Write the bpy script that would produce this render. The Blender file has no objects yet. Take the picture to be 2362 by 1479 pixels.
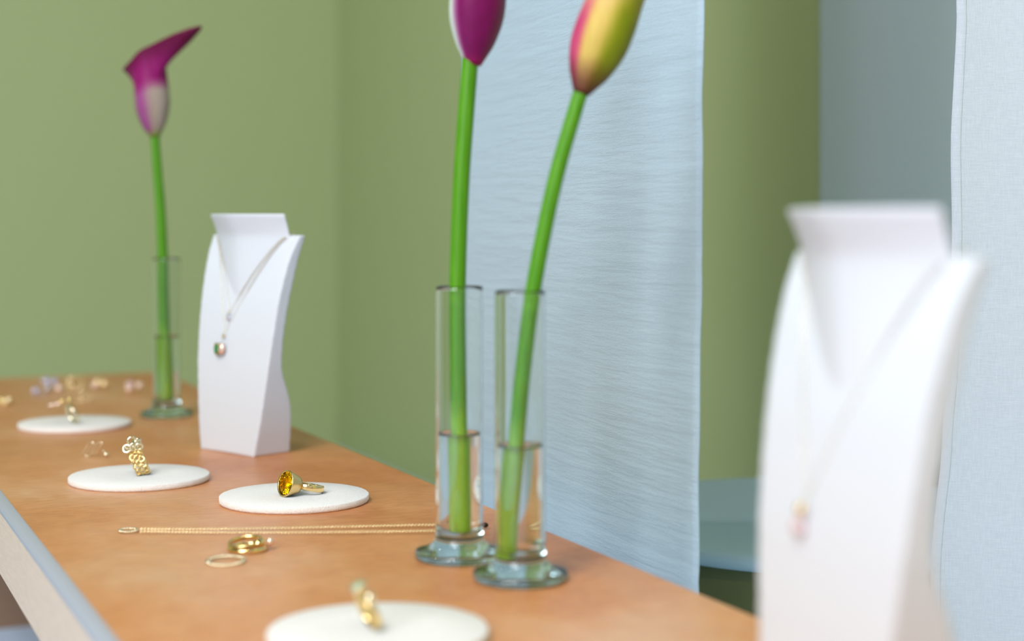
import bpy, bmesh, math, random
from mathutils import Vector, Matrix, Euler
random.seed(4)
PI = math.pi
sc = bpy.context.scene
C = sc.collection

# ------------------------------------------------------------------ camera
F = 3700.0                      # focal length in pixels of a 2362 px wide frame
CZ = 0.455                      # eye height above the display floor
TZ = 0.268                      # table top height
cam_d = bpy.data.cameras.new('camera')
cam = bpy.data.objects.new('camera', cam_d); C.objects.link(cam)
cam.location = (0, 0, CZ); cam.rotation_euler = (PI/2, 0, 0)
cam_d.sensor_width = 36; cam_d.lens = F/2362*36
cam_d.shift_y = -(739.5-505)/2362
cam_d.clip_start = 0.02; cam_d.clip_end = 50
cam_d.dof.use_dof = True; cam_d.dof.focus_distance = 1.05
cam_d.dof.aperture_fstop = 3.6; cam_d.dof.aperture_blades = 9
sc.camera = cam

# ------------------------------------------------------------------ light
w = bpy.data.worlds.new('world'); sc.world = w; w.use_nodes = True
bg = w.node_tree.nodes['Background']
bg.inputs[0].default_value = (0.90, 0.96, 1.05, 1); bg.inputs[1].default_value = 0.5
def area(name, loc, target, sx, sy, power, col):
    l = bpy.data.lights.new(name, 'AREA'); l.shape = 'RECTANGLE'; l.size = sx; l.size_y = sy
    l.energy = power; l.color = col
    o = bpy.data.objects.new(name, l); C.objects.link(o); o.location = loc
    o.rotation_euler = (Vector(target)-Vector(loc)).to_track_quat('-Z', 'Y').to_euler()
    return o
area('front_window_light', (-1.2, -1.9, 1.6), (-0.1, 1.6, 0.3), 1.3, 1.5, 22, (0.93, 0.975, 1.04))
area('left_window_light', (-1.5, -1.3, 1.5), (-0.1, 1.1, 0.35), 0.9, 0.9, 27, (0.93, 0.975, 1.04))
area('ceiling_panel', (-0.7, -0.4, 2.25), (-0.3, 0.7, 0.25), 0.8, 0.8, 49, (0.95, 0.98, 1.03))
for k, (lx_, ly_) in enumerate(((-0.95, 0.35), (0.15, -0.05), (-0.35, -0.5), (-1.0, 1.35))):  # small unseen lamps added for glints; the farthest one brightens the far table
    area('glint_lamp', (lx_, ly_, 2.1), (lx_*.5, 1.0, 0.25), 0.07, 0.07, 2.8, (1.0, 0.94, 0.86))
sc.view_settings.view_transform = 'Standard'; sc.view_settings.look = 'None'
sc.view_settings.gamma = 1; sc.view_settings.use_curve_mapping = False
sc.view_settings.exposure = 0.09
sc.cycles.max_bounces = 16; sc.cycles.transmission_bounces = 14; sc.cycles.transparent_max_bounces = 8
sc.cycles.caustics_refractive = True; sc.cycles.caustics_reflective = False
sc.cycles.blur_glossy = 0.1; sc.cycles.sample_clamp_indirect = 6.0
sc.cycles.use_denoising = True

# ------------------------------------------------------------------ places
TA = math.radians(24.3)
TD = Vector((-math.sin(TA), math.cos(TA), 0))      # along the table, away from the camera
ND = Vector((math.cos(TA), math.sin(TA), 0))       # across it, towards the back wall
def W(t, n, z=0): return TD*t + ND*n + Vector((0, 0, z))
def at(px, py, z=TZ):                              # point of the horizontal plane z seen at a pixel of the photograph
    y = F*(CZ-z)/(py-505); return Vector(((px-1181)/F*y, y, z))
def atY(px, py, y): return Vector(((px-1181)/F*y, y, CZ-(py-505)/F*y))

# ------------------------------------------------------------------ materials
def lin(c):
    return tuple(((x/255)/12.92 if x/255 <= .04045 else ((x/255+.055)/1.055)**2.4) for x in c)+(1,)
def mat(name, col=(200, 200, 200), rough=.5, metal=0, spec=.5, trans=0, ior=1.45, **k):
    m = bpy.data.materials.new(name); m.use_nodes = True
    b = m.node_tree.nodes['Principled BSDF']
    b.inputs['Base Color'].default_value = lin(col)
    b.inputs['Roughness'].default_value = rough; b.inputs['Metallic'].default_value = metal
    b.inputs['Specular IOR Level'].default_value = spec
    b.inputs['Transmission Weight'].default_value = trans; b.inputs['IOR'].default_value = ior
    for kk, v in k.items(): b.inputs[kk.replace('_', ' ')].default_value = v
    return m
class N:                                           # tiny node helper
    def __init__(s, m): s.t = m.node_tree; s.b = s.t.nodes['Principled BSDF']
    def new(s, typ, **k):
        n = s.t.nodes.new(typ)
        for a, v in k.items():
            if a.startswith('_'): n.inputs[a[1:].replace('_', ' ')].default_value = v
            else: setattr(n, a, v)
        return n
    def link(s, a, b): s.t.links.new(a, b)
    def coord(s, scale, rot=(0, 0, 0)):
        c = s.new('ShaderNodeTexCoord'); m = s.new('ShaderNodeMapping')
        m.inputs['Scale'].default_value = scale; m.inputs['Rotation'].default_value = rot
        s.link(c.outputs['Object'], m.inputs['Vector']); return m.outputs['Vector']
    def noise(s, vec, scale, detail=3, rough=.5):
        n = s.new('ShaderNodeTexNoise', _Scale=scale, _Detail=detail, _Roughness=rough); s.link(vec, n.inputs['Vector']); return n.outputs['Fac']
    def ramp(s, fac, stops):
        r = s.new('ShaderNodeValToRGB'); e = r.color_ramp.elements
        while len(e) > len(stops): e.remove(e[-1])
        while len(e) < len(stops): e.new(.5)
        for x, (p, c) in zip(e, stops): x.position = p; x.color = lin(c) if isinstance(c, tuple) else (c, c, c, 1)
        s.link(fac, r.inputs['Fac']); return r.outputs['Color']
    def mix(s, fac, a, b, mode='MIX'):
        m = s.new('ShaderNodeMix', data_type='RGBA', blend_type=mode)
        if isinstance(fac, (int, float)): m.inputs[0].default_value = fac
        else: s.link(fac, m.inputs[0])
        for q, v in ((6, a), (7, b)):
            if isinstance(v, tuple): m.inputs[q].default_value = lin(v)
            else: s.link(v, m.inputs[q])
        return m.outputs[2]
    def bump(s, h, strength, dist=.001, prev=None):
        b = s.new('ShaderNodeBump', _Strength=strength, _Distance=dist); s.link(h, b.inputs['Height'])
        if prev is not None: s.link(prev, b.inputs['Normal'])
        s.link(b.outputs['Normal'], s.b.inputs['Normal']); return b.outputs['Normal']

M = {}
# table top: warm tan composite with cloudy mottling and a brushed grain
m = M['tan'] = mat('tan_composite', (190, 144, 104), .36, spec=.45); n = N(m)
v = n.coord((1, .62, 1), (0, 0, 0)); v.node.inputs['Location'].default_value = (4.11, 6.33, 2.1)  # mottling shifted to put its pale clouds at the left, standing in for sheen
big = n.noise(v, 7, 5, .62); fine = n.noise(n.coord((18, 170, 40)), 5, 5, .65)
c1 = n.ramp(big, [(.32, (188, 127, 84)), (.46, (202, 146, 104)), (.56, (208, 158, 121)), (.70, (214, 176, 148))])
c2 = n.mix(.55, c1, n.ramp(fine, [(.35, (120, 84, 50)), (.65, (240, 200, 160))]), 'SOFT_LIGHT')
n.link(c2, n.b.inputs['Base Color'])
n.link(n.ramp(n.noise(v, 11, 4), [(.3, .28), (.7, .44)]), n.b.inputs['Roughness'])
sp = n.noise(v, 900, 2); n.bump(fine, .25, .0006, n.bump(sp, .2, .0003))
m = M['fascia'] = mat('beige_laminate', (214, 192, 172), .5); n = N(m)
g = n.noise(n.coord((60, 12, 300)), 5, 4, .6)
n.link(n.ramp(g, [(.3, (206, 181, 160)), (.7, (222, 200, 182))]), n.b.inputs['Base Color'])
M['strip'] = mat('grey_edge_strip', (164, 168, 180), .4)
m = M['brown'] = mat('brown_panel', (112, 86, 70), .6); n = N(m)
g = n.noise(n.coord((4, 4, 90)), 6, 4); n.link(n.ramp(g, [(.3, (126, 98, 78)), (.7, (152, 121, 100))]), n.b.inputs['Base Color'])
m = M['green'] = mat('sage_green_paint', (177, 188, 138), .85, spec=.2); n = N(m)
n.bump(n.noise(n.coord((1, 1, 1)), 60, 4), .06, .001)
M['floor'] = mat('pale_blue_floor', (204, 222, 250), .6, spec=.3)
M['ceiling'] = mat('warm_olive_ceiling', (120, 108, 66), .9)
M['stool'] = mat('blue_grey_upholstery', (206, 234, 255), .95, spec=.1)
n = N(M['stool']); n.bump(n.noise(n.coord((1, 1, 1)), 500, 2), .3, .0005)
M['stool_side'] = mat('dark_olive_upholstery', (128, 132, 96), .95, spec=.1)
# crinkled light blue cloth
def cloth(name, col, dark, crease, thread, dens, lng=60):
    m = mat(name, col, .95, spec=.12); n = N(m)
    m.node_tree.nodes['Principled BSDF'].inputs['Sheen Weight'].default_value = .15
    cr = n.noise(n.coord((7, 7, 75)), 2.2, 4, .55)
    h = n.noise(n.coord((lng, lng, dens)), 6, 2); vv = n.noise(n.coord((dens, dens, lng)), 6, 2)
    bl = n.mix(.5, n.ramp(h, [(.3, .0), (.7, 1.)]), n.ramp(vv, [(.3, .0), (.7, 1.)]))
    col1 = n.mix(bl, dark, col); n.link(col1, n.b.inputs['Base Color'])
    nb = n.bump(cr, crease, .006); n.bump(bl, thread, .0006, nb)
    return m
M['blue_cloth'] = cloth('crinkled_blue_cloth', (175, 196, 209), (167, 188, 201), .22, .25, 300)
M['linen'] = cloth('pale_linen', (205, 211, 220), (190, 197, 207), .0, .35, 300, 22)
M['grey_cloth'] = cloth('blue_grey_cloth', (206, 220, 230), (198, 212, 222), .2, .1, 300)
m = M['plaster'] = mat('matt_white_lacquer', (212, 216, 223), .55, spec=.35)
m = M['felt'] = mat('cream_felt', (235, 230, 225), .95, spec=.1); n = N(m)
n.b.inputs['Sheen Weight'].default_value = .3
fz = n.noise(n.coord((1, 1, 1)), 900, 4, .7)
n.link(n.ramp(fz, [(.3, (234, 229, 224)), (.65, (248, 245, 243))]), n.b.inputs['Base Color']); n.bump(fz, .8, .0008)
def glassmat(name, col, ior, dens, rough=0.0):
    m = bpy.data.materials.new(name); m.use_nodes = True; t = m.node_tree; t.nodes.remove(t.nodes['Principled BSDF'])
    g = t.nodes.new('ShaderNodeBsdfGlass'); g.inputs['IOR'].default_value = ior; g.inputs['Roughness'].default_value = rough
    g.inputs['Color'].default_value = (1, 1, 1, 1) if dens else lin(col)
    t.links.new(g.outputs[0], t.nodes['Material Output'].inputs['Surface'])
    if dens:
        a = t.nodes.new('ShaderNodeVolumeAbsorption'); a.inputs['Color'].default_value = lin(col); a.inputs['Density'].default_value = dens
        t.links.new(a.outputs[0], t.nodes['Material Output'].inputs['Volume'])
    return m
M['glass'] = glassmat('aqua_tinted_glass', (165, 228, 232), 1.47, 15)
M['water'] = glassmat('water', (235, 250, 250), 1.333, 2)
M['gold'] = mat('polished_gold', (246, 214, 150), .12, 1)
M['satin_gold'] = mat('satin_gold', (240, 206, 140), .26, 1)
M['pale_gold'] = mat('pale_gold', (246, 234, 204), .18, 1)
M['rose_gold'] = mat('rose_gold', (248, 214, 196), .2, .75)
M['silver'] = mat('silver', (226, 226, 240), .15, .8)
M['yellow_gem'] = glassmat('yellow_gem', (255, 238, 110), 1.6, 0)
M['green_gem'] = mat('green_gem', (24, 128, 60), .06, 0, .9)
M['mint_gem'] = mat('mint_gem', (190, 232, 205), .05, 0, .9, .5, 1.6)
M['pink_gem'] = mat('pink_gem', (252, 226, 230), .05, 0, .9, .5, 1.6)
M['lilac_gem'] = mat('lilac_gem', (222, 218, 248), .05, 0, .9, .5, 1.6)
M['pearl'] = mat('pearl', (240, 236, 228), .2, 0, .8)
M['bright_gold'] = mat('bright_gold_bead', (250, 226, 176), .15, .55, .8)  # gold made paler and less metallic, its glints put into the base colour
M['blush'] = mat('blush_metal', (250, 222, 210), .15, .4, .8)  # rose metal lightened likewise, highlights put into the base colour
M['dark'] = mat('dark_clasp', (60, 40, 24), .3, .6)
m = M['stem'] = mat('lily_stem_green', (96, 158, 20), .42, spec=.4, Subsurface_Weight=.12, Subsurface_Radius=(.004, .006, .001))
n = N(m)
g = n.noise(n.coord((250, 250, 8)), 3, 3)
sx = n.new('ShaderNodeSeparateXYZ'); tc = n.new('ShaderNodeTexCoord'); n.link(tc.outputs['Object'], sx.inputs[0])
ft = n.ramp(sx.outputs['Z'], [(.0, .85), (.055, .55), (.075, .0)])  # stem foot painted paler, for the extra light it gets under water
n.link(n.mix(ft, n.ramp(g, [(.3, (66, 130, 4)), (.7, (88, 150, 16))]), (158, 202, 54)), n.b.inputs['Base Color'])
m = M['spathe'] = mat('lily_spathe', (140, 30, 100), .5, spec=.3, Subsurface_Weight=.1, Subsurface_Radius=(.004, .002, .003))
n = N(m); a = n.new('ShaderNodeVertexColor', layer_name='tint'); st = n.noise(n.coord((260, 260, 18)), 2, 3)
n.link(n.mix(.22, a.outputs['Color'], n.ramp(st, [(.3, (90, 90, 90)), (.7, (190, 190, 190))]), 'SOFT_LIGHT'), n.b.inputs['Base Color'])
M['spadix'] = mat('yellow_spadix', (226, 180, 50), .7)

# ------------------------------------------------------------------ mesh helpers
class MB:
    def __init__(s): s.v = []; s.f = []; s.sm = []
    def grid(s, rows, cu=False, cv=False, smooth=True, cap=False):
        o = len(s.v); nr, nc = len(rows), len(rows[0])
        for r in rows: s.v += [tuple(p) for p in r]
        for i in range(nr if cv else nr-1):
            for j in range(nc if cu else nc-1):
                i2, j2 = (i+1) % nr, (j+1) % nc
                s.f.append((o+i*nc+j, o+i*nc+j2, o+i2*nc+j2, o+i2*nc+j)); s.sm.append(smooth)
        if cap:
            s.f.append(tuple(o+j for j in range(nc))[::-1]); s.sm.append(False)
            s.f.append(tuple(o+(nr-1)*nc+j for j in range(nc))); s.sm.append(False)
        return s
    def lathe(s, prof, seg=48, smooth=True, mtx=None, closed=False):
        rows = []
        for r, z in prof:
            ps = [Vector((max(r, 1e-6)*math.cos(2*PI*k/seg), max(r, 1e-6)*math.sin(2*PI*k/seg), z)) for k in range(seg)]
            rows.append([mtx @ p for p in ps] if mtx else ps)
        return s.grid(rows, cu=True, cv=closed, smooth=smooth)
    def tube(s, path, rad, seg=10, closed=False, cap=True, flat=1.0, up=None):
        path = [Vector(p) for p in path]; n = len(path); rows = []
        rad = rad if isinstance(rad, (list, tuple)) else [rad]*n
        ref = Vector(up) if up else None; prev = None
        for i, p in enumerate(path):
            a = path[(i-1) % n] if (closed or i > 0) else p; b = path[(i+1) % n] if (closed or i < n-1) else p
            d = (b-a).normalized()
            if ref is not None: x = ref
            else: x = prev if prev is not None else (Vector((0, 0, 1)) if abs(d.z) < .8 else Vector((1, 0, 0)))
            x = (x-d*x.dot(d)).normalized(); y = d.cross(x); prev = x
            rows.append([p+(x*math.cos(2*PI*k/seg)+y*math.sin(2*PI*k/seg)*flat)*rad[i] for k in range(seg)])
        return s.grid(rows, cu=True, cv=closed, cap=cap and not closed)
    def torus(s, c, R, r, mtx=None, n=24, seg=8, sx=1, sy=1):      # sx, sy: half lengths of an oval
        mt = (Matrix.Translation(c) @ mtx) if mtx else Matrix.Translation(c)
        rows = []
        for i in range(n):
            a = 2*PI*i/n; ca, sa = math.cos(a), math.sin(a)
            rows.append([mt @ Vector(((R*sx+r*math.cos(2*PI*k/seg))*ca, (R*sy+r*math.cos(2*PI*k/seg))*sa, r*math.sin(2*PI*k/seg))) for k in range(seg)])
        return s.grid(rows, cu=True, cv=True)
    def ball(s, c, r, seg=12, rings=8, sc3=(1, 1, 1), mtx=None):
        prof = [(r*math.sin(PI*i/rings), -r*math.cos(PI*i/rings)) for i in range(rings+1)]
        mt = Matrix.Translation(c) @ (mtx or Matrix()) @ Matrix.Diagonal((*sc3, 1))
        return s.lathe(prof, seg, mtx=mt)
    def box(s, lo, hi, fr=None):
        o = len(s.v)
        for x in (lo[0], hi[0]):
            for y in (lo[1], hi[1]):
                for z in (lo[2], hi[2]): s.v.append(tuple(fr(x, y, z)) if fr else (x, y, z))
        for q in ((0, 1, 3, 2), (4, 6, 7, 5), (0, 4, 5, 1), (2, 3, 7, 6), (0, 2, 6, 4), (1, 5, 7, 3)):
            s.f.append(tuple(o+i for i in q)); s.sm.append(False)
        return s
    def mesh(s, name, m):
        me = bpy.data.meshes.new(name); me.from_pydata(s.v, [], s.f); me.polygons.foreach_set('use_smooth', s.sm)
        bm = bmesh.new(); bm.from_mesh(me); bmesh.ops.remove_doubles(bm, verts=bm.verts, dist=2e-6)
        bmesh.ops.recalc_face_normals(bm, faces=bm.faces); bm.to_mesh(me); bm.free()
        me.materials.append(m); return me
    def obj(s, name, m, parent=None):
        return link(name, s.mesh(name, m), parent)
def link(name, me, parent=None, mtx=None):
    o = bpy.data.objects.new(name, me); C.objects.link(o)
    if parent: o.parent = parent
    if mtx is not None: o.matrix_local = mtx
    return o
def tag(o, label=None, cat=None, group=None, kind=None):
    if label: o['label'] = label
    if cat: o['category'] = cat
    if group: o['group'] = group
    if kind: o['kind'] = kind
    return o
def thing(name, label, cat, loc=(0, 0, 0), rot=(0, 0, 0), group=None):
    o = bpy.data.objects.new(name, None); C.objects.link(o); o.empty_display_size = .02
    o.location = loc; o.rotation_euler = rot; return tag(o, label, cat, group)
def bevel(o, wd, seg=3):
    b = o.modifiers.new('bevel', 'BEVEL'); b.width = wd; b.segments = seg; b.limit_method = 'ANGLE'; return o
def interp(t, pts):
    for (a, x), (b, y) in zip(pts, pts[1:]):
        if t <= b: return x+(y-x)*max(0, (t-a)/(b-a))
    return pts[-1][1]
def cubic(t, pts):
    k = len(pts)
    for i in range(k-1):
        if t <= pts[i+1][0] or i == k-2:
            p0, p1, p2, p3 = pts[max(i-1, 0)], pts[i], pts[i+1], pts[min(i+2, k-1)]
            h = p2[0]-p1[0]; u = (t-p1[0])/h
            m1 = (p2[1]-p0[1])/(p2[0]-p0[0])*h; m2 = (p3[1]-p1[1])/(p3[0]-p1[0])*h
            return p1[1]*(2*u**3-3*u*u+1)+m1*(u**3-2*u*u+u)+p2[1]*(-2*u**3+3*u*u)+m2*(u**3-u*u)
def spline(pts, per=8):
    pts = [Vector(p) for p in pts]; out = []
    for i in range(len(pts)-1):
        p0, p1, p2, p3 = pts[max(i-1, 0)], pts[i], pts[i+1], pts[min(i+2, len(pts)-1)]
        for k in range(per):
            u = k/per
            out.append(.5*((2*p1)+(p2-p0)*u+(2*p0-5*p1+4*p2-p3)*u*u+(3*p1-p0-3*p2+p3)*u**3))
    return out+[pts[-1]]

# ------------------------------------------------------------------ room
WT, WN, CH = 3.06, 1.0, 2.3
def slab(name, lo, hi, m): return tag(MB().box(lo, hi, lambda t, n_, z: W(t, n_, z)).obj(name, m), kind='structure')
slab('floor', (-1.2, -2.9, -.05), (WT, WN, 0), M['floor'])
slab('wall_back', (WT, -2.4, 0), (WT+.1, WN+.1, CH), M['green'])
slab('wall_right', (-1.2, WN, 0), (WT, WN+.1, CH), M['green'])
slab('wall_left', (-1.2, -2.9, 0), (WT, -2.8, CH), M['green'])
slab('ceiling', (-1.2, -2.9, CH), (WT+.1, WN+.1, CH+.1), M['ceiling'])

# ------------------------------------------------------------------ table
T0, T1, N0, N1 = -.25, 1.965, .1275, .415
tb = thing('display_table', 'long narrow tan topped display table with a pale beige front edge', 'table', W(.9, .27, 0), (0, 0, TA))
def tl(x, y, z): return Vector((x, y, z))       # local: x across, y along
L0, L1, A0, A1 = N0-.27, N1-.27, T0-.9, T1-.9
bevel(MB().box((L0+.0045, A0, TZ-.02), (L1, A1, TZ)).obj('tabletop', M['tan'], tb), .0012)
bevel(MB().box((L0+.0005, A0, TZ-.0485), (L0+.0045, A1, TZ-.0062)).obj('front_edge', M['fascia'], tb), .0008)
tag(bevel(MB().grid([[(L0, y, TZ-.0068), (L0-.0006, y, TZ-.004), (L0+.0012, y, TZ-.0012), (L0+.0045, y, TZ+.0002), (L0+.0062, y, TZ+.0002), (L0+.0062, y, TZ-.0068)] for y in (A0, A1)], cu=True, cap=True, smooth=True).obj('edge_strip', M['strip'], tb), .0001), 'blue grey rounded edge strip')
MB().box((L0+.0045, A0, TZ-.0485), (L1, A1, TZ-.02)).obj('core', M['fascia'], tb)
for y0 in (A0+.03, A1-.11): MB().box((L0+.02, y0, 0), (L1-.02, y0+.03, TZ-.0485)).obj('leg', M['brown'], tb)

# ------------------------------------------------------------------ cloths and stool
def hang(name, x0f, x1f, frame, z0, z1, m, label, nx=60, nz=160, thick=.0012, amp=lambda u, v: 0):
    mb = MB(); rows = []
    for j in range(nz+1):
        z = z1+(z0-z1)*j/nz
        rows.append([frame(x0f(z)+(x1f(z)-x0f(z))*i/nx, amp(i/nx, z), z) for i in range(nx+1)])
    mb.grid(rows); o = mb.obj(name, m)
    s = o.modifiers.new('thickness', 'SOLIDIFY'); s.thickness = thick; s.offset = 0
    return tag(o, label, 'curtain')
BN = .49                                             # blue banner hangs parallel to the table
def tn(px): k = (px-1181)/F; Y = BN/(k*ND.x+ND.y); return Vector((k*Y, Y, 0)).dot(TD)
def bx(z, a, b, sd):
    return tn(a)+(.0006*math.sin(z*31+sd)+.0005*math.sin(z*83+2*sd)) + (tn(b)-tn(a))*max(0, min(1, (1.0-z)/1.0))
rb = random.Random(3)
CR = [(rb.uniform(0, 1), rb.uniform(.0, 2.3), rb.uniform(.10, .5), rb.uniform(.004, .012), rb.uniform(-1, 1)*.0012, rb.uniform(-.02, .02)) for _ in range(300)]
def crinkle(u, z):
    h = .004*math.sin(u*5+z*2)
    for (cu, cz, wu, wz, a, sl) in CR:
        dz = z-cz-sl*(u-cu)
        if abs(dz) < 3*wz and abs(u-cu) < 2.5*wu: h += a*.35*math.exp(-(dz/wz)**2-((u-cu)/wu)**2)
    return h
hang('cloth_banner', lambda z: bx(z, 1050, 1064, 1), lambda z: bx(z, 1633, 1616, 4), lambda x, h, z: W(x, BN+h, z), .02, 2.27, M['blue_cloth'],
     'crinkled light blue cloth banner hanging behind the two lily vases', 50, 640, .001, crinkle)
tag(hang('cloth_banner', lambda z: 1.0, lambda z: 1.385, lambda x, h, z: W(x, .972+h, z), .205, 2.27, M['grey_cloth'],
     'plain blue grey cloth panel hanging in shade against the far wall', 40, 60, .0015, lambda u, z: .004*math.sin(u*14)), None)
LX = [(0, 2150), (.07, 2156), (.215, 2151), (.253, 2160), (.29, 2174), (.32, 2179), (.35, 2188), (.44, 2197), (.505, 2194), (.544, 2200), (.59, 2208), (.62, 2206), (.8, 2212), (1.3, 2200), (2.4, 2215)]
lx = lambda z: (cubic(z, LX)-1181)/F*1.08
def hem(u, z): return .004*math.sin(u*9+1.0)+.0025*math.sin(z*9+u*7)+(.0 if u > .012 else 0)
cur = hang('curtain', lx, lambda z: lx(z)+.25, lambda x, h, z: Vector((x, 1.08+h, z)), .02, 2.27, M['linen'],
     'pale white linen curtain at the right edge of the picture', 120, 130, .0009, hem)
mb = MB(); rows = []
for j in range(200):
    z = .03+2.23*j/199
    rows.append([Vector((lx(z)+d, 1.08+hem(d/.25, z)-.00043-t*.6, z)) for d, t in ((-.0002, 0), (-.0002, .0002), (.0063, .0003), (.0069, .0001), (.0069, 0))])
mb.grid(rows, cu=True, cap=True).obj('hem', M['linen'], cur)

st = thing('round_stool', 'low round stool with a blue grey top beyond the table', 'stool', (.251, 1.31, 0))
SH = CZ-.24
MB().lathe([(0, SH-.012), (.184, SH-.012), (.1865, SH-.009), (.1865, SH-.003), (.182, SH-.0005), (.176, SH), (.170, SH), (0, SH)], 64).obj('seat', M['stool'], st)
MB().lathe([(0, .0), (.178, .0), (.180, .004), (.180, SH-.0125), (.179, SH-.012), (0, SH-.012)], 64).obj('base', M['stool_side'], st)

# ------------------------------------------------------------------ jewellery busts
PZ = [(0, 0, .0346, .0366), (.01, .0006, .0367, .0351), (.02, .0013, .0388, .0333), (.03, .0021, .0405, .0314), (.04, .0028, .042, .0285),
      (.05, .0036, .0433, .0241), (.06, .0044, .0446, .0185), (.07, .0052, .0458, .0145), (.08, .0063, .0467, .0128), (.1, .0088, .0484, .0114),
      (.12, .0119, .0497, .0114), (.14, .0163, .0516, .0108), (.15, .019, .0525, .0102), (.16, .0224, .0538, .009), (.168, .0262, .055, .0075), (.174, .0290, .0562, .0055)]
PV = [(a, b) for a, b, c, d in PZ]; PH = [(a, c) for a, b, c, d in PZ]; PT = [(a, d) for a, b, c, d in PZ]
def pv(z): return cubic(z, PV)
NK = [(.108, .028, .0120, .048), (.13, .028, .0118, .048), (.15, .028, .0114, .048), (.165, .0272, .0108, .0477), (.174, .0262, .0095, .0473), (.183, .0232, .0050, .0476), (.1895, .0204, .0015, .0484), (.191, .0200, .0010, .0482)]
def neckrow(z):
    vc = cubic(z, [(a, b) for a, b, c, d in NK]); v0 = cubic(z, [(a, c) for a, b, c, d in NK]); a_ = cubic(z, [(a, d) for a, b, c, d in NK])
    out = []
    for i in range(33):
        s = -1+2*i/32; out.append((a_*s, vc-(vc-v0)*(1-abs(s)**1.55), z))
    bk = interp(z, [(.108, .004), (.16, .006), (.175, .010), (.191, .021)])
    for i in range(1, 20):
        s = 1-2*i/20; out.append((a_*s, vc+bk*(1-s*s), z))
    if z < .166:
        lim = pv(z)+cubic(z, PT)-.0012
        out = [(x, min(v, lim), q) for x, v, q in out]
    return out
def bust_mesh():
    mb = MB(); rows = []
    zs = [i*.174/58 for i in range(59)]
    for z in zs:
        h, v0, t = cubic(z, PH), pv(z), cubic(z, PT)
        k = 24
        front = [(-h+2*h*i/k, v0-.0008*(1-(2*i/k-1)**2), z) for i in range(k+1)]
        back = [(h-2*h*i/k, v0+t, z) for i in range(k+1)]
        rows.append(front+back)
    mb.grid(rows, cu=True, cap=True)
    mb.grid([neckrow(.108+.083*i/30) for i in range(31)], cu=True, cap=True)
    me = mb.mesh('bust_body', M['plaster'])
    o = bpy.data.objects.new('tmp', me); C.objects.link(o)
    r = o.modifiers.new('r', 'REMESH'); r.mode = 'VOXEL'; r.voxel_size = .0009; r.use_smooth_shade = True
    s = o.modifiers.new('s', 'SMOOTH'); s.factor = .5; s.iterations = 4
    dg = bpy.context.evaluated_depsgraph_get(); me2 = bpy.data.meshes.new_from_object(o.evaluated_get(dg)); me2.name = 'bust_body'
    bpy.data.objects.remove(o)
    if not me2.materials: me2.materials.append(M['plaster'])
    return me2
BM = bust_mesh()
def bust(c, yaw, label):
    b = link('necklace_bust', BM); b.location = (c[0], c[1], TZ); b.rotation_euler = (0, 0, yaw)
    return tag(b, label, 'jewellery bust', 'white necklace busts')
Y1, Y2 = math.radians(-42.7), -1.178
C1, C2 = (-.2281, 1.2815), (.1085, .5807)
bust(C1, Y1, 'white necklace bust standing behind the cream felt discs with a green pendant')
bust(C2, Y2, 'large out of focus white necklace bust nearest the camera at the right')
def bustm(c, yaw): return Matrix.Translation((c[0], c[1], TZ)) @ Matrix.Rotation(yaw, 4, 'Z')

def front(s, z, lift=.0007):                         # front surface of the bust, neck or chest, whichever is in front
    v = pv(min(z, .174))
    if z > .108:
        vc = cubic(z, [(a, b) for a, b, c, d in NK]); v0 = cubic(z, [(a, c) for a, b, c, d in NK]); a_ = cubic(z, [(a, d) for a, b, c, d in NK])
        if abs(s) < a_: v = min(v, vc-(vc-v0)*(1-abs(s/a_)**1.55)) if z < .174 else vc-(vc-v0)*(1-abs(s/a_)**1.55)
    return Vector((s, v-lift, z))
def chain_mb(path, pitch, wid, wire, n=8, seg=4, alt=True):
    """oval links, each turned a quarter against the last"""
    mb = MB(); L = [0]
    for a, b in zip(path, path[1:]): L.append(L[-1]+(b-a).length)
    k = 0; d = pitch/2
    while d < L[-1]:
        while L[k+1] < d: k += 1
        u = (d-L[k])/(L[k+1]-L[k]); p = path[k].lerp(path[k+1], u); t = (path[k+1]-path[k]).normalized()
        up = Vector((0, 0, 1)) if abs(t.z) < .8 else Vector((0, -1, 0))
        y = up.cross(t).normalized(); z = t.cross(y); i = int(d/pitch)
        an = (PI/4 if (i % 2 or not alt) else -PI/4)
        y2 = y*math.cos(an)+z*math.sin(an); z2 = t.cross(y2)
        mt = Matrix((t, y2, z2)).transposed().to_4x4()
        if alt: mb.torus(p, 1.0, wire, mt, n, seg, pitch*.66, wid*.5)
        else: mb.torus(p+Vector((0, 0, .0003)), 1.0, .00034, mt @ Matrix.Rotation(.5, 4, 'Z'), 10, 5, .0008, .0004)
        d += pitch
    return mb
def necklace(c, yaw, label, zb, s0, zt, sl, sr, gem, metal):
    """a chain from the right shoulder down to (s0, zb) and up to the left shoulder"""
    root = thing('necklace', label, 'necklace', (c[0], c[1], TZ), (0, 0, yaw))
    P = []
    for i in range(41):
        u = i/40
        if u < .5: a = u/.5; s = sl+(s0-sl)*a**.8; z = zt+(zb-zt)*(a**1.12)
        else: a = (1-u)/.5; s = sr+(s0-sr)*a**.9; z = zt+(zb-zt)*(a**1.05)
        P.append(front(s, z))
    # over the shoulders and round the back of the neck
    A = Vector((sr+.001, pv(.174)+.003, .1757)); B = Vector((sr-.001, pv(.174)+.0065, .1753))
    P = [Vector((sl-.001, pv(.174)+.0035, .1757))]+P+[A, B]
    tag(chain_mb(P, .0011, .0009, .00018, 8, 4).obj('chain', metal, root), kind='stuff')
    return root
YG = M['pale_gold']
n1 = necklace(C1, Y1, 'fine gold necklace with a small drop pendant, the shorter one on the bust', .112, -.0075, .172, -.046, .043, None, YG)
q = front(-.0075, .1085, .002)
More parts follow.
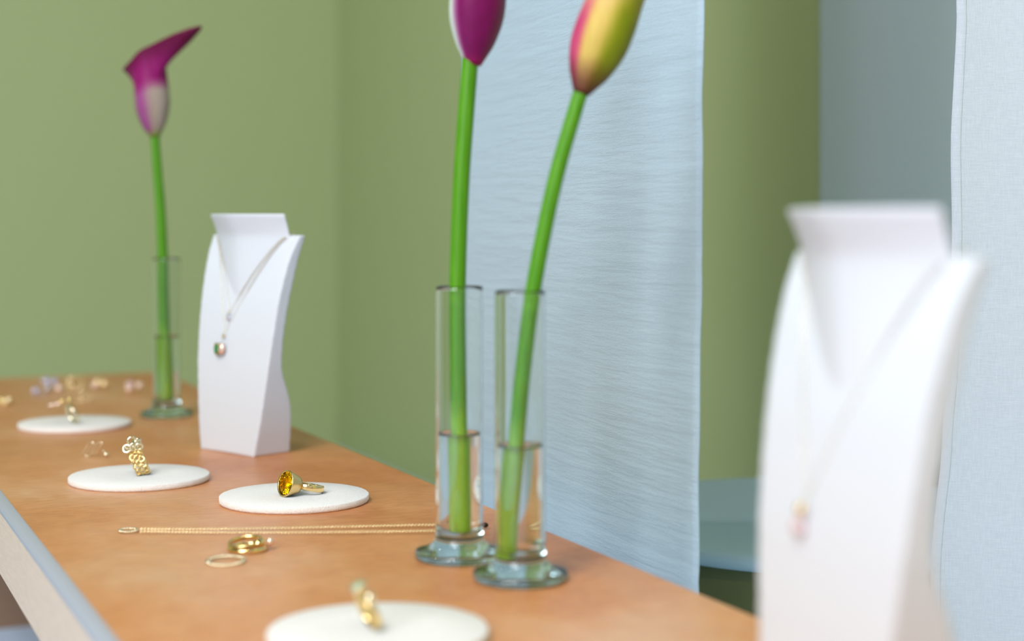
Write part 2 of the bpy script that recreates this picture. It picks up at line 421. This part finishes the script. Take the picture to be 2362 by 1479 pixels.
MB().torus(q+Vector((0, 0, .0032)), .0013, .0003, Matrix.Rotation(PI/2, 4, 'X'), 14, 6).obj('bail', YG, n1)
MB().lathe([(0, -.0042), (.0012, -.0035), (.0021, -.0012), (.0019, .0008), (.0009, .0022), (0, .0026)], 12, False, Matrix.Translation(q)).obj('pendant', M['silver'], n1)
n2 = necklace(C1, Y1, 'longer gold necklace with a round green stone and gold pendant', .095, -.0115, .172, -.0455, .0445, None, YG)
q = front(-.0155, .0822, .0045)
MB().torus(front(-.0115, .0925, .002), .0016, .0004, Matrix.Rotation(PI/2, 4, 'X'), 14, 6).obj('bail', M['gold'], n2)
Rg = Matrix.Rotation(math.radians(-14), 4, 'Z') @ Matrix.Rotation(math.radians(90), 4, 'X')
def bezel_gem(parent, c, mt, r, gm, mm, L=.004):
    T = Matrix.Translation(c) @ mt                    # local +z is the stone's face
    MB().lathe([(0, -L), (r*.6, -L), (r*.85, -L*.5), (r*1.04, 0), (r*1.07, .0005), (r*.98, .0006), (r*.95, 0), (r*.55, -L*.7), (0, -L*.75)], 28, True, T).obj('setting', mm, parent)
    MB().lathe([(0, .0012*r/.004), (r*.5, .0012*r/.004), (r*.75, .0008*r/.004), (r*.96, 0), (r*.6, -L*.4), (0, -L*.68)], 10, False, T).obj('gemstone', gm, parent)
bezel_gem(n2, q, Rg, .0048, M['green_gem'], M['gold'], .005)
MB().ball(q+Vector((.0052, .0005, .0003)), .0042, 16, 10, (.9, .6, 1.15)).obj('gold_drop', M['rose_gold'], n2)
n3 = necklace(C2, Y2, 'thin rose gold necklace on the large blurred bust', .083, -.012, .172, -.0455, .044, None, M['pale_gold'])
q = front(-.012, .0765, .003)
MB().ball(q+Vector((0, 0, .003)), .0022, 12, 8, (1, .7, 1.2)).obj('bail', M['gold'], n3)
MB().ball(q+Vector((-.001, -.0005, -.0035)), .0032, 14, 9, (1, .8, 1.1)).obj('pendant', M['pink_gem'], n3)

# ------------------------------------------------------------------ felt discs
def felt(c, label, seed):
    rr = random.Random(seed); mb = MB(); seg = 120; r = .0492
    jit = [rr.uniform(-.00022, .00022) for _ in range(seg)]
    prof = [(0, .0003), (r-.0016, .0003), (r-.0014, .0), (r-.0009, .0), (r-.0002, .0009), (r, .0014), (r, .0041), (r-.0005, .0046), (r*.5, .0046), (0, .0046)]
    rows = [[Vector(((a+(jit[k] if a > .04 else 0))*math.cos(2*PI*k/seg) if a else 1e-6*math.cos(2*PI*k/seg), (a+(jit[k] if a > .04 else 0))*math.sin(2*PI*k/seg) if a else 1e-6*math.sin(2*PI*k/seg), z)) for k in range(seg)] for a, z in prof]
    o = mb.grid(rows, cu=True).obj('felt_disc', M['felt']); o.location = (c[0], c[1], TZ+.0001)
    return tag(o, label, 'display disc', 'round cream felt discs')
DA, DB, DC, DD = (-.3928, 1.441), (-.2657, 1.144), (-.144, 1.0615), (-.0596, .714)
felt(DA, 'round cream felt disc farthest back on the table, left of the far vase', 1)
felt(DB, 'round cream felt disc under the openwork circlet ring', 2)
felt(DC, 'round cream felt disc in sharp focus under the yellow stone ring', 3)
felt(DD, 'round cream felt disc at the bottom edge of the picture, nearest the camera', 4)
FZ = TZ+.0047

# ------------------------------------------------------------------ vases, water, lilies
VP = [(0, 0), (.0225, 0), (.0243, .0008), (.0248, .0024), (.0243, .0042), (.022, .0052), (.0178, .0062), (.0150, .0078), (.0136, .0105), (.0132, .014), (.01312, .017), (.0131, .02), (.0131, .03), (.0131, .1468), (.0131, .1475),
      (.0130, .1492), (.0124, .1498), (.0118, .1492), (.0117, .1475), (.0117, .1468), (.0117, .03), (.0117, .0195), (.0117, .019), (.0108, .0155), (.0085, .014), (0, .0135)]
def vase_mesh():
    mb = MB(); seg = 72; rows = []
    for r, z in VP:
        row = []
        for k in range(seg):
            a = 2*PI*k/seg; rr = max(r, 1e-6)
            if r > .0145 and z < .009: rr *= 1+.006*math.sin(5*a)+.004*math.sin(9*a+1); 
            zz = z+(.00035*math.sin(7*a)*(1 if .003 < z < .009 and r > .014 else 0))
            row.append(Vector((rr*math.cos(a), rr*math.sin(a), zz)))
        rows.append(row)
    return mb.grid(rows, cu=True).mesh('vase', M['glass'])
VM = vase_mesh()
def vase(c, lvl, label, wl):
    v = link('vase', VM); v.location = (c[0], c[1], TZ+.0001)
    tag(v, label, 'vase', 'slim clear glass tube vases')
    r = .01163
    wt = MB().lathe([(0, .0133), (.0086, .01385), (.0109, .01535), (r, .019), (r, .0192), (r, .03), (r, lvl+.0009), (r, lvl+.0012), (r-.00001, lvl+.0012), (.0113, lvl+.0005), (.0108, lvl+.0001), (.0102, lvl), (.0100, lvl), (0, lvl)], 48).obj('water', M['water'])
    wt.location = v.location; tag(wt, wl, 'water')
VA, VB_, VC = (-.3275, 1.52), (-.029, .884), (.0043, .8315)
vase(VA, .075, 'clear tube vase on a round foot at the far end of the table', 'water in the vase at the far end of the table')
vase(VB_, .068, 'left one of the paired clear glass tube vases in front of the blue banner', 'water filling the lower half of the left paired vase')
vase(VC, .069, 'right one of the paired clear glass tube vases, nearest the camera', 'water filling the lower half of the right paired vase')

def mixc(a, b, t): t = max(0, min(1, t)); return tuple(x+(y-x)*t for x, y in zip(a, b))
def lily(label, pts, rad, fl, shape, colf):
    """pts: stem points (world); fl: (base point, axis, facing) of the flower"""
    base = Vector(pts[0]); root = thing('calla_lily', label, 'flower', (base.x, base.y, base.z), (0, 0, 0), 'calla lilies')
    P = [p-base for p in spline(pts, 10)]; n_ = len(P)
    R = [rad[0]+(rad[1]-rad[0])*i/(n_-1) for i in range(n_)]
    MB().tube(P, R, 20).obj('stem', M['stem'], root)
    b0, ax, fc = [Vector(q) for q in fl]; b0 = b0-base; ax.normalize(); fc = (fc-ax*fc.dot(ax)).normalized(); sd = ax.cross(fc)
    L, Rm = shape['L'], shape['R']
    rows = []; cols = []; nt, na = 40, 64
    for i in range(nt+1):
        t = i/nt; row = []
        for j in range(na+1):
            u = j/na; th = -PI-.35+(2*PI+.7)*u              # 0 = the pointed tip side, the wrap overlaps at the back
            tipw = math.exp(-(th/.55)**2); backw = math.exp(-((abs(th)-PI)/.9)**2)
            lt = L*(shape.get('top', .80)+.10*math.cos(th)+shape['tip']*tipw)
            r = Rm*cubic(t, shape['prof'])*(1+.10*(u-.5))
            fl_ = max(0, (t-.62)/.38)
            out = fl_**shape.get('fp', 1.8)*(shape['flare']*(.55+.45*math.cos(th*2+.6))+shape['tipout']*math.exp(-(th/shape.get('tw', .55))**2)+shape['backout']*backw)
            h = lt*t*(1-.0*fl_)-fl_**2.4*(shape['drop']*(1-tipw)+shape['backdrop']*backw)
            bend = (fl_**3*shape['curl']+fl_**6*shape.get('hook', 0))*math.exp(-(th/shape.get('tw', .55))**2)
            p = b0+ax*(h+bend)+(fc*math.cos(th)+sd*math.sin(th))*(r+out)
            p += shape.get('lean', Vector((0, 0, 0)))*t*t
            row.append(p); cols.append(colf(t, th))
        rows.append(row)
    mb = MB().grid(rows); me = bpy.data.meshes.new('spathe'); me.from_pydata(mb.v, [], mb.f); me.polygons.foreach_set('use_smooth', mb.sm)
    ca = me.color_attributes.new('tint', 'FLOAT_COLOR', 'POINT')
    for k, c in enumerate(cols): ca.data[k].color = lin(c)
    me.materials.append(M['spathe']); o = link('spathe', me, root)
    s = o.modifiers.new('t', 'SOLIDIFY'); s.thickness = .0009; s.offset = 0
    sp = [b0+ax*(L*(.12+.55*k/8))+fc*.001+shape.get('lean', Vector((0, 0, 0)))*(.12+.55*k/8)**2 for k in range(9)]
    MB().tube(sp, [.0028, .0032, .0034, .0034, .0033, .0031, .0028, .0022, .0012], 12).obj('spadix', M['spadix'], root)
    return root
prof = [(0, .25), (.05, .40), (.15, .68), (.32, .95), (.48, 1.0), (.68, .95), (.82, .93), (1.0, .98)]
MAG, DMAG, PINK, PALE, OLV = (140, 14, 98), (104, 2, 58), (152, 72, 130), (176, 160, 150), (110, 120, 40)
def col1(t, th):                                    # far lily: magenta mouth, greyish body, pink left flank
    body = mixc(PALE, (150, 140, 110), (abs(th-.2)-.3)/1.2)
    body = mixc(body, PINK, math.exp(-((th+1.45)/.5)**2)*1.1)
    c = mixc(body, MAG, (t-.50)/.14)
    c = mixc(c, DMAG, (t-.80)/.18)
    return mixc((120, 150, 50), c, t/.09)
def P3(pts, y): return [atY(a, b, y) for a, b in pts]
y = VA[1]
lily('purple pink calla lily with its tip pointing right, in the far vase',
     P3([(383, 921), (380, 800), (377, 690), (375, 590), (370, 480), (363, 390), (357, 308)], y), (.0056, .0040),
     (atY(357, 316, y), (-.08, 0, 1), (.80, -.60, 0)), dict(L=.098, R=.0162, prof=prof, tip=-.02, hook=.009, flare=.005, tipout=.056, backout=.010, drop=.002, top=.80, tw=.27, fp=1.9, backdrop=.000, curl=.0), col1)
y = VB_[1]
def col2(t, th):
    c = mixc((116, 0, 80), (112, 58, 66), (th-.2)/1.0)
    c = mixc(c, (205, 216, 205), (-th-.95)/.5)
    c = mixc(c, (120, 100, 70), math.exp(-((th-1.6)/.4)**2)*.6)
    return mixc((150, 10, 80), c, t/.06)
lily('dark magenta calla lily with a pale flank, cut off by the top of the picture',
     P3([(1061, 1228), (1060, 1100), (1057, 900), (1055, 700), (1058, 560), (1065, 400), (1075, 260), (1085, 130), (1090, 75)], y), (.0046, .0046),
     (atY(1092, 150, y), (.06, 0, 1), (.3, -1, 0)), dict(L=.098, R=.0152, prof=prof, tip=.14, flare=.010, tipout=.02, backout=.01, drop=.01, backdrop=0, curl=.004), col2)
y = VC[1]
def col3(t, th):
    c = mixc((206, 178, 92), (132, 142, 12), (th+.35)/.5)
    c = mixc(c, (104, 96, 8), (th-.5)/.8)
    c = mixc(c, (190, 70, 110), (-th-.85)/.35)
    c = mixc(c, (214, 170, 120), (t-.45)/.3*(1 if th < .3 else .4))
    c = mixc(c, (205, 90, 140), (t-.80)/.15)
    return mixc((84, 34, 36), c, (t+.03*math.cos(th))/.24)
lily('yellow green calla lily with pink edges, leaning right from the nearest vase',
     P3([(1174, 1288), (1179, 1180), (1190, 1030), (1207, 850), (1230, 670), (1262, 500), (1290, 380), (1322, 270), (1342, 205), (1348, 190)], y), (.0044, .0038),
     (atY(1340, 215, y), (.34, 0, .94), (.35, -1, 0)), dict(L=.095, R=.0150, prof=prof, tip=.14, flare=.010, tipout=.02, backout=.01, drop=.01, backdrop=0, curl=.004), col3)

# ------------------------------------------------------------------ rings and other pieces
def band_mb(R, wd, th, seg=64, dome=.3, mtx=None):
    a, b = R-th, R
    prof = [(a, -wd/2), (b-th*dome, -wd/2), (b, -wd/4), (b, wd/4), (b-th*dome, wd/2), (a, wd/2), (a-th*.1, 0)]
    return MB().lathe(prof, seg, True, mtx, closed=True)
# yellow stone ring on disc C
c = at(657, 1146, FZ); al = math.radians(41); ti = math.radians(13.4)
r = thing('ring', 'gold ring with a large round yellow stone in a cone setting', 'ring', (c.x, c.y, FZ))
X = Matrix.Rotation(al, 4, 'Z') @ Matrix.Rotation(ti, 4, 'Y')
X = Matrix.Translation((0, 0, .0088)) @ X
cm = X @ Matrix.Rotation(PI/2, 4, 'Y')               # lathe axis along +x of the ring
MB().lathe([(.0078, .0004), (.0084, -.0001), (.0088, .0002), (.0089, .0009), (.0078, .0045), (.0064, .0085), (.0058, .0100), (.0, .0102), (0, .0085), (.005, .0080), (.0074, .0022)], 48, True, cm).obj('setting', M['satin_gold'], r)
gm = MB(); sg = 12
def gp(rad, zz, off=0): return [cm @ Vector((rad*math.cos(2*PI*(k+off)/sg), rad*math.sin(2*PI*(k+off)/sg), zz)) for k in range(sg)]
gm.grid([gp(1e-6, -.0006), gp(.0042, -.0006), gp(.0064, .0000, .5), gp(.0080, .0009), gp(.0045, .0045, .5), gp(1e-6, .0075)], cu=True, smooth=False)
gm.obj('gemstone', M['yellow_gem'], r)
band_mb(.0103, .0046, .0014, 72, .3, X @ Matrix.Translation((.0192, 0, 0))).obj('band', M['gold'], r)

def standing(px, py, z, lean, yaw, R, label, name='ring', rim=.0):
    """a ring standing on edge: returns root and the band frame (axis = local z)"""
    p = at(px, py, z); root = thing(name, label, 'ring', (p.x, p.y, z))
    return root, Matrix.Rotation(yaw, 4, 'Z') @ Matrix.Rotation(lean, 4, 'Y') @ Matrix.Translation((0, 0, R)) @ Matrix.Rotation(PI/2, 4, 'Y')
# openwork circlet ring on disc B
r, X = standing(333, 1096, FZ-.0004, math.radians(-22), math.radians(15), .0098, 'openwork gold ring made of little circlets standing on a felt disc')
cl = MB().torus((0, 0, 0), .0019, .00062, None, 14, 6).mesh('circlet', M['gold'])
big = MB().torus((0, 0, 0), .0027, .0008, None, 16, 7).mesh('circlet', M['pale_gold'])
for i in range(15):
    a = 2*PI*i/15
    for row in (-1, 0, 1):
        o_ = (a+(PI/15 if row else 0))
        link('circlet', cl, r, X @ Matrix.Rotation(o_, 4, 'Z') @ Matrix.Translation((.0091, 0, row*.0027)) @ Matrix.Rotation(PI/2, 4, 'Y') @ Matrix.Rotation(.3*row, 4, 'X'))
for k, (dx, dy, dz) in enumerate([(0, 0, 0), (.0045, .001, .001), (-.0045, 0, .001), (0, .004, .002), (.003, -.004, .0015), (-.003, -.004, .0015), (.001, .001, .005), (-.0045, .004, .003), (.006, .004, .000), (-.007, -.002, -.001)]):
    link('circlet', big, r, X @ Matrix.Rotation(PI, 4, 'Z') @ Matrix.Translation((.0115+dz, dx, dy)) @ Matrix.Rotation(PI/2+.5*math.sin(k*2.3), 4, 'Y') @ Matrix.Rotation(k*1.3, 4, 'X'))
# ring with leaf shaped arms on disc A
r, X = standing(176, 977, FZ-.0004, math.radians(-24), math.radians(38), .0095, 'gold ring with leaf shaped arms standing on the farthest felt disc')
band_mb(.0095, .003, .0013, 48, .3, X).obj('band', M['pale_gold'], r)
for k, (dx, dy, dz, rz) in enumerate(((-.006, .001, .020, .2), (-.0105, 0, .0175, .0), (-.0155, -.001, .0165, -.15), (.001, 0, .0205, 1.0))):
    MB().ball(Vector((dx-.0065, dy, dz)), .0034, 14, 8, (1.25, .7, .42), Matrix.Rotation(rz, 4, 'Y')).obj('leaf', M['rose_gold'] if k in (1, 2) else M['gold'], r)
# green stone ring on disc D
r, X = standing(868, 1452, FZ-.0004, math.radians(-23), math.radians(25), .0095, 'gold ring with a pale green stone and beads on the nearest felt disc')
band_mb(.0095, .0038, .0015, 48, .3, X).obj('band', M['gold'], r)
T_ = X @ Matrix.Rotation(PI, 4, 'Z') @ Matrix.Translation((.0125, 0, 0)) @ Matrix.Rotation(PI/2, 4, 'Y')
bezel_gem(r, (0, 0, 0), T_, .0036, M['mint_gem'], M['pale_gold'], .003)
for (a, rr) in ((PI*.80, .0021), (PI*1.25, .0026), (PI*.63, .0016)):
    o = MB().ball(X @ Vector((.0112*math.cos(a), .0112*math.sin(a), .001)), rr, 14, 9).obj('bead', M['pale_gold'] if rr > .002 else M['gold'], r)

# flat lying rings in front of the chain
def flat_ring(px, py, R, wd, th, metal, label, tilt=(0, 0), z=TZ, name='ring'):
    p = at(px, py, z+wd/2); root = thing(name, label, 'ring', (p.x, p.y, z+wd/2+abs(math.sin(tilt[0]))*R*.95), (tilt[0], tilt[1], 0))
    return root
r = flat_ring(571, 1265, .0100, .0030, .0016, None, 'polished plain gold ring lying flat on the tan tabletop', (0, 0))
band_mb(.0112, .0032, .0015, 64, .8).obj('band', M['gold'], r)
r = flat_ring(566, 1259, .0105, .003, .001, None, 'wide gold signet style ring leaning on the plain gold ring', (0, 0), TZ+.0002)
r.rotation_euler = (math.radians(7), math.radians(-5), 0); r.location.z += .0018
band_mb(.0100, .0028, .0012, 56, .3).obj('band', M['satin_gold'], r)
MB().ball((.0085, -.0045, .0008), .0036, 16, 8, (1.1, 1, .55), Matrix.Rotation(.5, 4, 'Z')).obj('signet', M['gold'], r)
MB().ball((.0145, -.003, .0), .0022, 12, 8, (1, 1, 1.2)).obj('bead', M['rose_gold'], r)
def beaded(px, py, R, rb_, k, metal, root=None, label=None, rot=(0, 0, 0), loc=None, name='ring'):
    if root is None:
        p = at(px, py, TZ+rb_); root = thing(name, label, 'ring', (p.x, p.y, TZ+rb_), rot); off = Vector((0, 0, 0))
    else: off = Vector(loc)
    mb = MB()
    for i in range(k): a = 2*PI*i/k; mb.ball(off+Vector((R*math.cos(a), R*math.sin(a), 0)), rb_, 8, 6)
    tag(mb.obj('beads', metal, root), kind='stuff')
    MB().torus(off, R, rb_*.55, None, 48, 6).obj('hoop', metal, root)
    return root
beaded(521, 1294, .0098, .00105, 34, M['pale_gold'], label='thin pale gold ring of tiny beads, frontmost of the loose rings', rot=(math.radians(3), 0, 0))

# double chain with a beaded ring at its left end
p0 = at(296, 1225, TZ+.001)
br = thing('bracelet', 'long doubled gold chain with a beaded ring end lying across the table', 'bracelet', (p0.x, p0.y, TZ+.0008))
def loc(px, py): return at(px, py, TZ+.001)-Vector((p0.x, p0.y, TZ+.0002))
for a in ([(322, 1223), (480, 1223.5), (660, 1221), (850, 1217), (1003, 1214), (1116, 1215)], [(322, 1229), (480, 1231), (660, 1231.5), (850, 1230), (1003, 1227.5), (1112, 1221)]):
    tag(chain_mb(spline([loc(*q_) for q_ in a], 12), .0021, .0013, .00034, 10, 5, False).obj('chain', M['bright_gold'], br), kind='stuff')
beaded(0, 0, .0052, .00085, 20, M['pale_gold'], br, loc=(0, 0, .0006))
MB().ball(loc(1119, 1217)+Vector((0, 0, .0008)), .0016, 12, 8, (1.3, 1, 1)).obj('clasp', M['dark'], br)

# wavy wire earring
p = at(218, 1054, TZ); e = thing('earring', 'pale gold wavy wire earring lying behind the openwork ring disc', 'earring', (p.x, p.y, TZ), (0, 0, math.radians(-10)))
pts = []
for i in range(4):
    xx = -.0085+i*.0036; a, b = Vector((xx-.0026, 0, .0008)), Vector((xx+.0030, .002, .0105))
    pts += [a, a.lerp(b, .5), b] if i % 2 == 0 else [b, a.lerp(b, .5), a]
MB().tube(spline(pts, 8), .00045, 8).obj('wire', M['pale_gold'], e)
MB().tube([(.0058, 0, .006), (.0095, -.0005, .003)], .0004, 6).obj('post', M['pale_gold'], e)
MB().ball((.0098, -.0005, .0021), .0021, 12, 8).obj('ball', M['pale_gold'], e)

# blurred pieces at the far end of the table
def studs(px, py, label, parts, cat='earring', name='earring'):
    p = at(px, py, TZ); e = thing(name, label, cat, (p.x, p.y, TZ))
    for kind, (x, y_, z), r_, m_ in parts:
        q = Vector((x, y_, z))
        if kind == 'ball': MB().ball(q, r_, 14, 9).obj('bead', M[m_], e)
        elif kind == 'hoop': MB().torus(q, r_, r_*.14, Matrix.Rotation(PI/2, 4, 'X') @ Matrix.Rotation(.5, 4, 'Y'), 28, 8).obj('hoop', M[m_], e)
        elif kind == 'flat': MB().torus(q, r_, r_*.13, None, 28, 8).obj('hoop', M[m_], e)
        elif kind == 'gem': bezel_gem(e, q, Matrix.Rotation(math.radians(70), 4, 'X') @ Matrix.Rotation(math.radians(-30), 4, 'Y'), r_, M[m_], M['silver' if 'lilac' in m_ else 'rose_gold'], r_*.9)
    return e
studs(12, 933, 'bright yellow gold cluster earring cut off at the left edge', [('ball', (-.004, 0, .004), .004, 'gold'), ('ball', (.0035, 0, .0042), .004, 'bright_gold'), ('ball', (-.001, -.003, .0028), .0028, 'bright_gold'), ('flat', (0, 0, .001), .0075, 'gold')])
studs(82, 911, 'small silver earring with a lilac stone, leftmost of the far pieces', [('gem', (0, 0, .0045), .0040, 'lilac_gem'), ('flat', (.006, .002, .001), .004, 'silver')])
studs(112, 905, 'silver and gold earring with two lilac stones near the far table end', [('gem', (-.004, .003, .0120), .0044, 'lilac_gem'), ('gem', (.005, .003, .0115), .0040, 'lilac_gem'), ('ball', (-.001, 0, .004), .004, 'silver'), ('ball', (.011, 0, .0042), .0042, 'blush')])
studs(172, 905, 'thin gold hoop earring standing at the far end of the table', [('hoop', (0, .002, .0088), .0078, 'bright_gold'), ('ball', (-.003, 0, .007), .0032, 'bright_gold')])
studs(198, 927, 'small pale gold hoop lying behind the leaf ring', [('hoop', (0, 0, .0056), .0048, 'bright_gold'), ('flat', (-.006, .001, .0008), .005, 'bright_gold')])
studs(229, 898, 'pale gold stud earring with round beads at the far end', [('ball', (-.002, 0, .0075), .0045, 'bright_gold'), ('ball', (.0055, 0, .0058), .0045, 'bright_gold'), ('ball', (-.005, -.002, .0038), .0038, 'blush')])
studs(307, 905, 'pair of pink stone stud earrings left of the far vase', [('gem', (-.004, 0, .0085), .0046, 'pink_gem'), ('ball', (-.004, -.001, .0038), .0038, 'blush'), ('ball', (.0065, .001, .0072), .0042, 'blush')])
